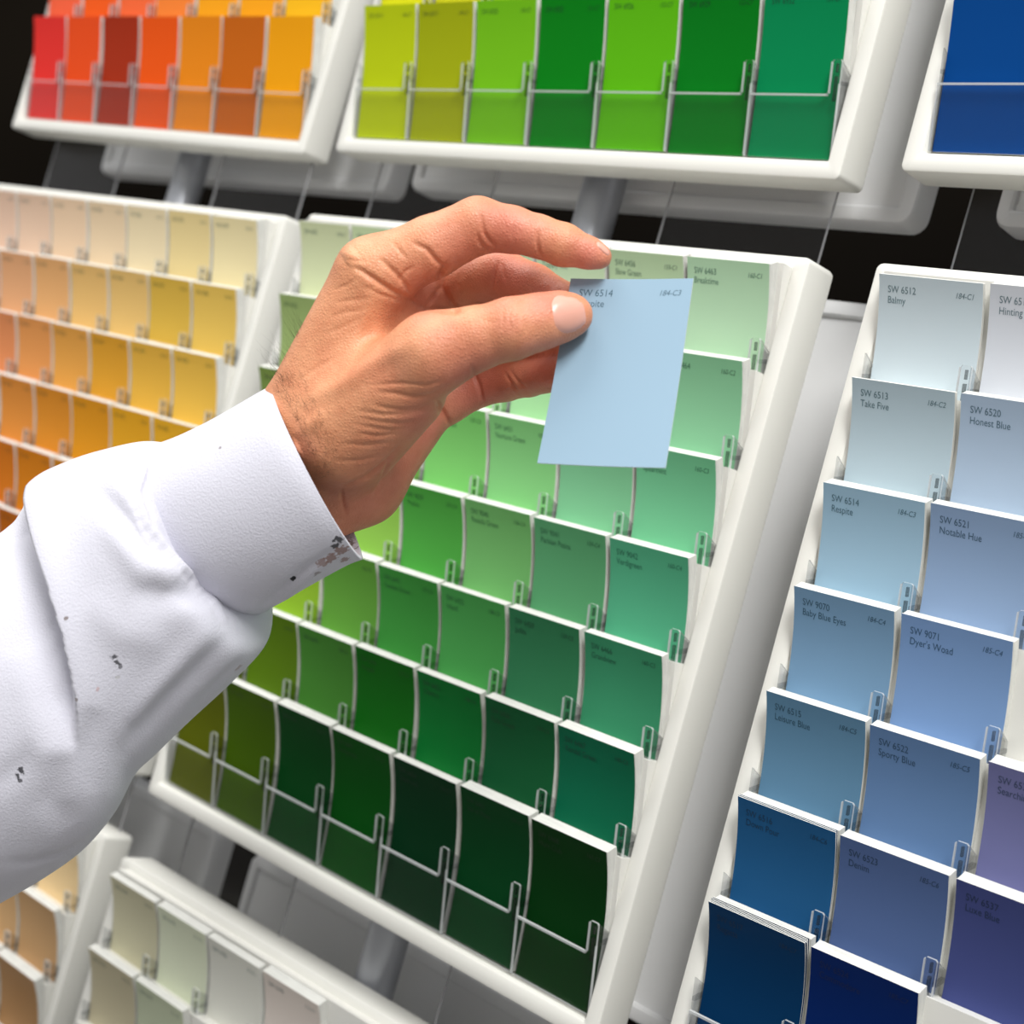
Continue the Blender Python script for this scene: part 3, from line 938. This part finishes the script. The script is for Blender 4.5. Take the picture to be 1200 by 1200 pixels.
def fabric_material(name, stains, rgb=(207, 206, 216)):
    m = principled(name, rgb, 0.92, 0.12)
    b = m.node_tree.nodes['Principled BSDF']
    b.inputs['Sheen Weight'].default_value = .25
    tc = N(m, 'ShaderNodeTexCoord')
    n = N(m, 'ShaderNodeTexNoise'); n.inputs['Scale'].default_value = 1300; n.inputs['Detail'].default_value = 3
    n2 = N(m, 'ShaderNodeTexNoise'); n2.inputs['Scale'].default_value = 90; n2.inputs['Detail'].default_value = 3
    for q in (n, n2): L(m, tc.outputs['Object'], q.inputs['Vector'])
    a2 = N(m, 'ShaderNodeMath'); a2.operation = 'MULTIPLY_ADD'; a2.inputs[1].default_value = 0.35
    L(m, n2.outputs['Fac'], a2.inputs[0]); L(m, n.outputs['Fac'], a2.inputs[2])
    bp = N(m, 'ShaderNodeBump'); bp.inputs['Strength'].default_value = .4; bp.inputs['Distance'].default_value = .0006
    L(m, a2.outputs[0], bp.inputs['Height']); L(m, bp.outputs['Normal'], b.inputs['Normal'])
    # paint stains: small spots with ragged edges, fixed to the cloth
    prev = None
    dn = N(m, 'ShaderNodeTexNoise'); dn.inputs['Scale'].default_value = 700; dn.inputs['Detail'].default_value = 4
    L(m, tc.outputs['Object'], dn.inputs['Vector'])
    for pos, r, col, amt in stains:
        vd = N(m, 'ShaderNodeVectorMath'); vd.operation = 'DISTANCE'; vd.inputs[1].default_value = pos
        L(m, tc.outputs['Object'], vd.inputs[0])
        sc = N(m, 'ShaderNodeMath'); sc.operation = 'DIVIDE'; sc.inputs[1].default_value = r
        L(m, vd.outputs['Value'], sc.inputs[0])
        ad = N(m, 'ShaderNodeMath'); ad.operation = 'MULTIPLY_ADD'; ad.inputs[1].default_value = 2.2
        L(m, dn.outputs['Fac'], ad.inputs[0]); L(m, sc.outputs[0], ad.inputs[2])
        mr = N(m, 'ShaderNodeMapRange'); mr.inputs['From Min'].default_value = 1.7; mr.inputs['From Max'].default_value = 1.95
        mr.inputs['To Min'].default_value = amt; mr.inputs['To Max'].default_value = 0
        L(m, ad.outputs[0], mr.inputs['Value'])
        mx = N(m, 'ShaderNodeMix'); mx.data_type = 'RGBA'; mx.inputs[7].default_value = (*lin(col), 1)
        L(m, mr.outputs[0], mx.inputs[0])
        if prev is None: mx.inputs[6].default_value = (*lin(rgb), 1)
        else: L(m, prev, mx.inputs[6])
        prev = mx.outputs[2]
    if prev: L(m, prev, b.inputs['Base Color'])
    return m

def cloth_obj(name, V, Q, parent, mat_fn, stains_px, thick=2.0):
    bvh = BVHTree.FromPolygons([tuple(v) for v in V], [tuple(int(i) for i in q) for q in Q])
    st = []
    for u, v, r, col, amt in stains_px:
        p, n = cast(u, v, bvh)
        if p is not None: st.append((tuple(c2w(p)-PERSON_ORG), r*MM, col, amt))
    me = mesh_from(name, c2w(V)-PERSON_ORG, Q, True)
    o = new_obj(name, me, parent, (mat_fn('fabric_'+name, st),))
    s = o.modifiers.new('thickness', 'SOLIDIFY'); s.thickness = thick*MM; s.offset = -1 if name else 0
    return o

def orient(V, Q):
    Nn = vnormals(V, Q)
    c = V.mean(0)
    if ((V-c)*Nn).sum() < 0: Q = Q[:, ::-1]; Nn = -Nn
    return Q, Nn

def build_sleeve():
    cuff = [((320,452),(424,656),533,32,(-14,-6),2.0), ((302,462),(404,664),533,32.5,(-18,-4),2.0), ((262,486),(356,690),536,32,(-30,0),2.05),
            ((225,508),(310,714),540,31.5,(-48,-4),2.1), ((199,521),(296,720),543,31,(-62,-8),2.1), ((190,528),(290,716),543,30,(-66,-10),2.1)]
    V, Q, n = loft(cuff, 9, 150)
    Q, Nn = orient(V, Q)
    V = groove(V, Nn, [([(297,718),(330,692),(362,664),(400,640)], 1.2, 4), ([(310,722),(345,690),(390,655)], -.8, 6)])
    k = (64, 44, 36); dk = (34, 34, 40); br = (142, 112, 104); gr = (110, 96, 88)
    CU = cloth_obj('cuff', V, Q, None, fabric_material, [
        (396,632,2.2,dk,.9),(393,640,2.0,dk,.9),(399,622,1.6,gr,.8),(388,655,3.0,br,.85),(378,660,2.6,br,.75),(400,645,3.2,br,.85),(411,640,3.2,gr,.85),
        (416,648,3.0,gr,.8),(404,656,2.4,br,.8),(372,672,1.5,gr,.6),(343,677,1.6,(18,18,22),1),(258,525,.7,gr,.7),(420,632,3.0,gr,.8),(412,626,2.6,gr,.8)], 1.8)
    body = [((206,522),(292,716),543,31,(-58,-8),2.1), ((194,519),(299,742),543,37,(-58,-6),2.1), ((172,518),(296,768),543,44,(-60,0),2.1),
            ((135,526),(262,806),545,47,(-55,0),2.1), ((95,538),(218,848),547,49,(-45,0),2.15), ((58,556),(180,886),549,51,(-35,0),2.2),
            ((36,580),(158,908),551,53,(-25,0),2.2), ((14,612),(136,950),553,54,(-15,0),2.15), ((-30,640),(100,992),556,56,(0,0),2.1),
            ((-90,672),(48,1030),560,58,(0,0),2.05), ((-170,716),(-30,1075),565,60,(0,0),2.0), ((-300,790),(-150,1150),575,62,(0,0),2.0), ((-620,930),(-450,1310),595,64,(0,0),2.0), ((-900,1060),(-720,1440),610,66,(0,0),2.0)]
    V, Q, n = loft(body, 8, 200)
    Q, Nn = orient(V, Q)
    # the bunched fold: cloth right of the line lies over the cloth to its left
    U = px(V); front = (Nn*(-V/np.linalg.norm(V, axis=1)[:, None])).sum(1)
    fold = [(34,560),(36,600),(46,640),(60,690),(76,750),(88,820),(90,880)]
    d, t, s = seg_dist(U, fold)
    sgn = d*s                       # sign: left of the line positive or negative
    lf = (U[:, 0] < np.interp(U[:, 1], [p[1] for p in fold], [p[0] for p in fold]))
    dep = np.interp(t, [0, .12, .6, .85, 1], [4.0, 9.0, 10.0, 6.0, 0])
    left = np.where(lf, 1, 0)*np.exp(-(d/60)**2)*np.clip(d/5, 0, 1)
    right = np.where(lf, 0, 1)*np.exp(-(d/26)**2)
    V = V + Nn*((-dep*left+0.32*dep*right)*np.clip(front*4+.6, 0, 1))[:, None]
    Nn = vnormals(V, Q)
    V = groove(V, Nn, [
        ([(102,566),(130,590),(150,610),(172,640),(190,662)], 2.6, 13), ([(150,690),(190,700),(225,694),(252,700)], 2.6, 17),
        ([(168,655),(200,672),(225,668)], -1.6, 14), ([(275,742),(240,775),(200,815),(160,860),(140,890)], 1.6, 12),
        ([(250,735),(215,770),(175,815),(150,850)], -1.5, 14), ([(120,610),(150,650),(175,690)], -1.3, 14),
        ([(100,700),(140,740),(200,755)], -1.4, 22), ([(286,770),(255,800),(222,832)], .9, 4), ([(110,830),(105,870),(110,930)], 1.5, 16),
        ([(0,1010),(40,1009),(75,1000),(105,985),(130,960)], 1.0, 3.5), ([(20,760),(40,830),(55,900)], -1.5, 22), ([(75,880),(60,940),(80,970)], 1.6, 18),
        ([(-10,930),(20,900),(40,870)], 1.3, 14)])
    Nn = vnormals(V, Q)
    # stitched seam at the cuff
    seam1 = [(196,519),(178,546),(168,576),(180,612),(212,650),(240,678),(262,704),(270,728)]
    seam2 = [(186,519),(166,546),(155,576),(168,616),(200,656),(228,684),(250,710),(260,735)]
    V = groove(V, Nn, [(seam1, .8, 4.5), (seam2, .6, 4.0), ([(191,519),(172,546),(161,576),(174,614),(206,653),(234,681),(256,707),(265,731)], -.9, 4)])
    lump = []
    d, t, s = seg_dist(px(V), seam2)
    V = V+Nn*(.28*np.exp(-(d/7)**2)*np.sin(t*2*math.pi*24)*np.clip(front*4, 0, 1))[:, None]
    SL = cloth_obj('sweatshirt_sleeve', V, Q, PERSON, fabric_material, [
        (133,770,1.2,dk,.85),(137,776,1.2,dk,.85),(141,781,1.0,dk,.7),(77,724,.9,gr,.8),(24,903,1.5,dk,.9),(21,909,1.2,dk,.9),(24,915,.9,dk,.8),(89,820,1.0,gr,.7),
        (243,682,1.1,k,.9),(249,689,1.1,k,.9),(254,697,1.3,k,.9),(258,702,1.0,k,.9),(115,808,1.0,(190,150,150),.6),(137,794,1.0,(180,180,180),.7),(279,783,2.0,br,.5)], 2.2)
    CU.parent = SL
build_sleeve()
#HAND1

# ---------------------------------------------------------------- setting
def plane(name, x0, y0, x1, y1, z, mat):
    me = mesh_from(name, [(x0,y0,z),(x1,y0,z),(x1,y1,z),(x0,y1,z)], [(0,1,2,3)])
    o = new_obj(name, me, None, (mat,)); o['kind'] = 'structure'; return o
mw = principled('dark_wall', (30, 28, 26), 0.9, 0.0)
nz = N(mw, 'ShaderNodeTexNoise'); nz.inputs['Scale'].default_value = 2.0
rp = N(mw, 'ShaderNodeValToRGB'); rp.color_ramp.elements[0].position = .45; rp.color_ramp.elements[1].position = .62
rp.color_ramp.elements[0].color = (.002, .002, .002, 1); rp.color_ramp.elements[1].color = (.014, .011, .008, 1)
L(mw, nz.outputs['Fac'], rp.inputs[0]); L(mw, rp.outputs[0], mw.node_tree.nodes['Principled BSDF'].inputs['Base Color'])
wb = new_obj('wall_back', boxes('wall_back', [(-5, .9, 0, 4, 1.0, 3.0)]), None, (mw,)); wb['kind'] = 'structure'
mf = principled('floor_vinyl', (120, 116, 108), 0.5, 0.4)
nz = N(mf, 'ShaderNodeTexNoise'); nz.inputs['Scale'].default_value = 30
rp = N(mf, 'ShaderNodeValToRGB'); rp.color_ramp.elements[0].color = (.14, .13, .12, 1); rp.color_ramp.elements[1].color = (.22, .21, .19, 1)
L(mf, nz.outputs['Fac'], rp.inputs[0]); L(mf, rp.outputs[0], mf.node_tree.nodes['Principled BSDF'].inputs['Base Color'])
fl = new_obj('floor', boxes('floor', [(-5, -4, -.1, 4, 1.0, 0)]), None, (mf,)); fl['kind'] = 'structure'

# ---------------------------------------------------------------- light: ceiling panels of the shop
def area(name, loc, target, sx, sy, power, col=(1, 1, 1)):
    l = bpy.data.lights.new(name, 'AREA'); l.shape = 'RECTANGLE'; l.size = sx; l.size_y = sy; l.energy = power; l.color = col
    o = bpy.data.objects.new(name, l); COL.objects.link(o); o.location = loc
    d = Vector(target)-Vector(loc); o.rotation_euler = d.to_track_quat('-Z', 'Y').to_euler()
    return o
area('ceiling_light', (1.355, -1.16, 2.80), (0.3, 0.05, 1.3), 0.42, 1.2, 55, (1.0, .995, .975))
area('ceiling_light', (-0.5, -0.9, 2.95), (0.0, -0.2, 1.3), 1.6, 1.0, 24, (1.0, .985, .955))
# the open shop around the rack: bright ceiling above, dimmer floor below
w = bpy.data.worlds.new('shop_air'); scene.world = w; w.use_nodes = True
wn = w.node_tree; bg = wn.nodes['Background']
tc = wn.nodes.new('ShaderNodeTexCoord'); sp = wn.nodes.new('ShaderNodeSeparateXYZ'); cr = wn.nodes.new('ShaderNodeValToRGB')
mr = wn.nodes.new('ShaderNodeMapRange'); mr.inputs['From Min'].default_value = -1.0
wn.links.new(tc.outputs['Generated'], sp.inputs[0]); wn.links.new(sp.outputs['Z'], mr.inputs['Value']); wn.links.new(mr.outputs[0], cr.inputs[0])
cr.color_ramp.elements[0].position = .25; cr.color_ramp.elements[0].color = (.28, .275, .27, 1)
cr.color_ramp.elements[1].position = .85; cr.color_ramp.elements[1].color = (.97, .98, 1.0, 1)
wn.links.new(cr.outputs[0], bg.inputs[0]); bg.inputs[1].default_value = 0.85

# ---------------------------------------------------------------- camera
cam = bpy.data.cameras.new('camera'); co = bpy.data.objects.new('camera', cam); COL.objects.link(co)
cam.sensor_fit = 'HORIZONTAL'; cam.sensor_width = 36.0; cam.lens = F/1200*36.0
def gdir(v): return Vector((v[0], -v[2], v[1]))
rx, dn, fw = gdir(RG[0]), gdir(RG[1]), gdir(RG[2])
R3 = Matrix((rx, -dn, -fw)).transposed()
co.matrix_world = Matrix.Translation(Vector(g2w(CAMG))) @ R3.to_4x4()
cam.clip_start = 0.02; cam.clip_end = 20
cam.dof.use_dof = True; cam.dof.focus_distance = 0.55; cam.dof.aperture_fstop = 54.2/5.0
scene.camera = co

scene.view_settings.view_transform = 'Standard'
try: scene.view_settings.look = 'None'
except Exception: pass
scene.view_settings.exposure = 0.0; scene.view_settings.gamma = 1.0; scene.view_settings.use_curve_mapping = False
scene.cycles.transparent_max_bounces = 48
scene.cycles.max_bounces = 8
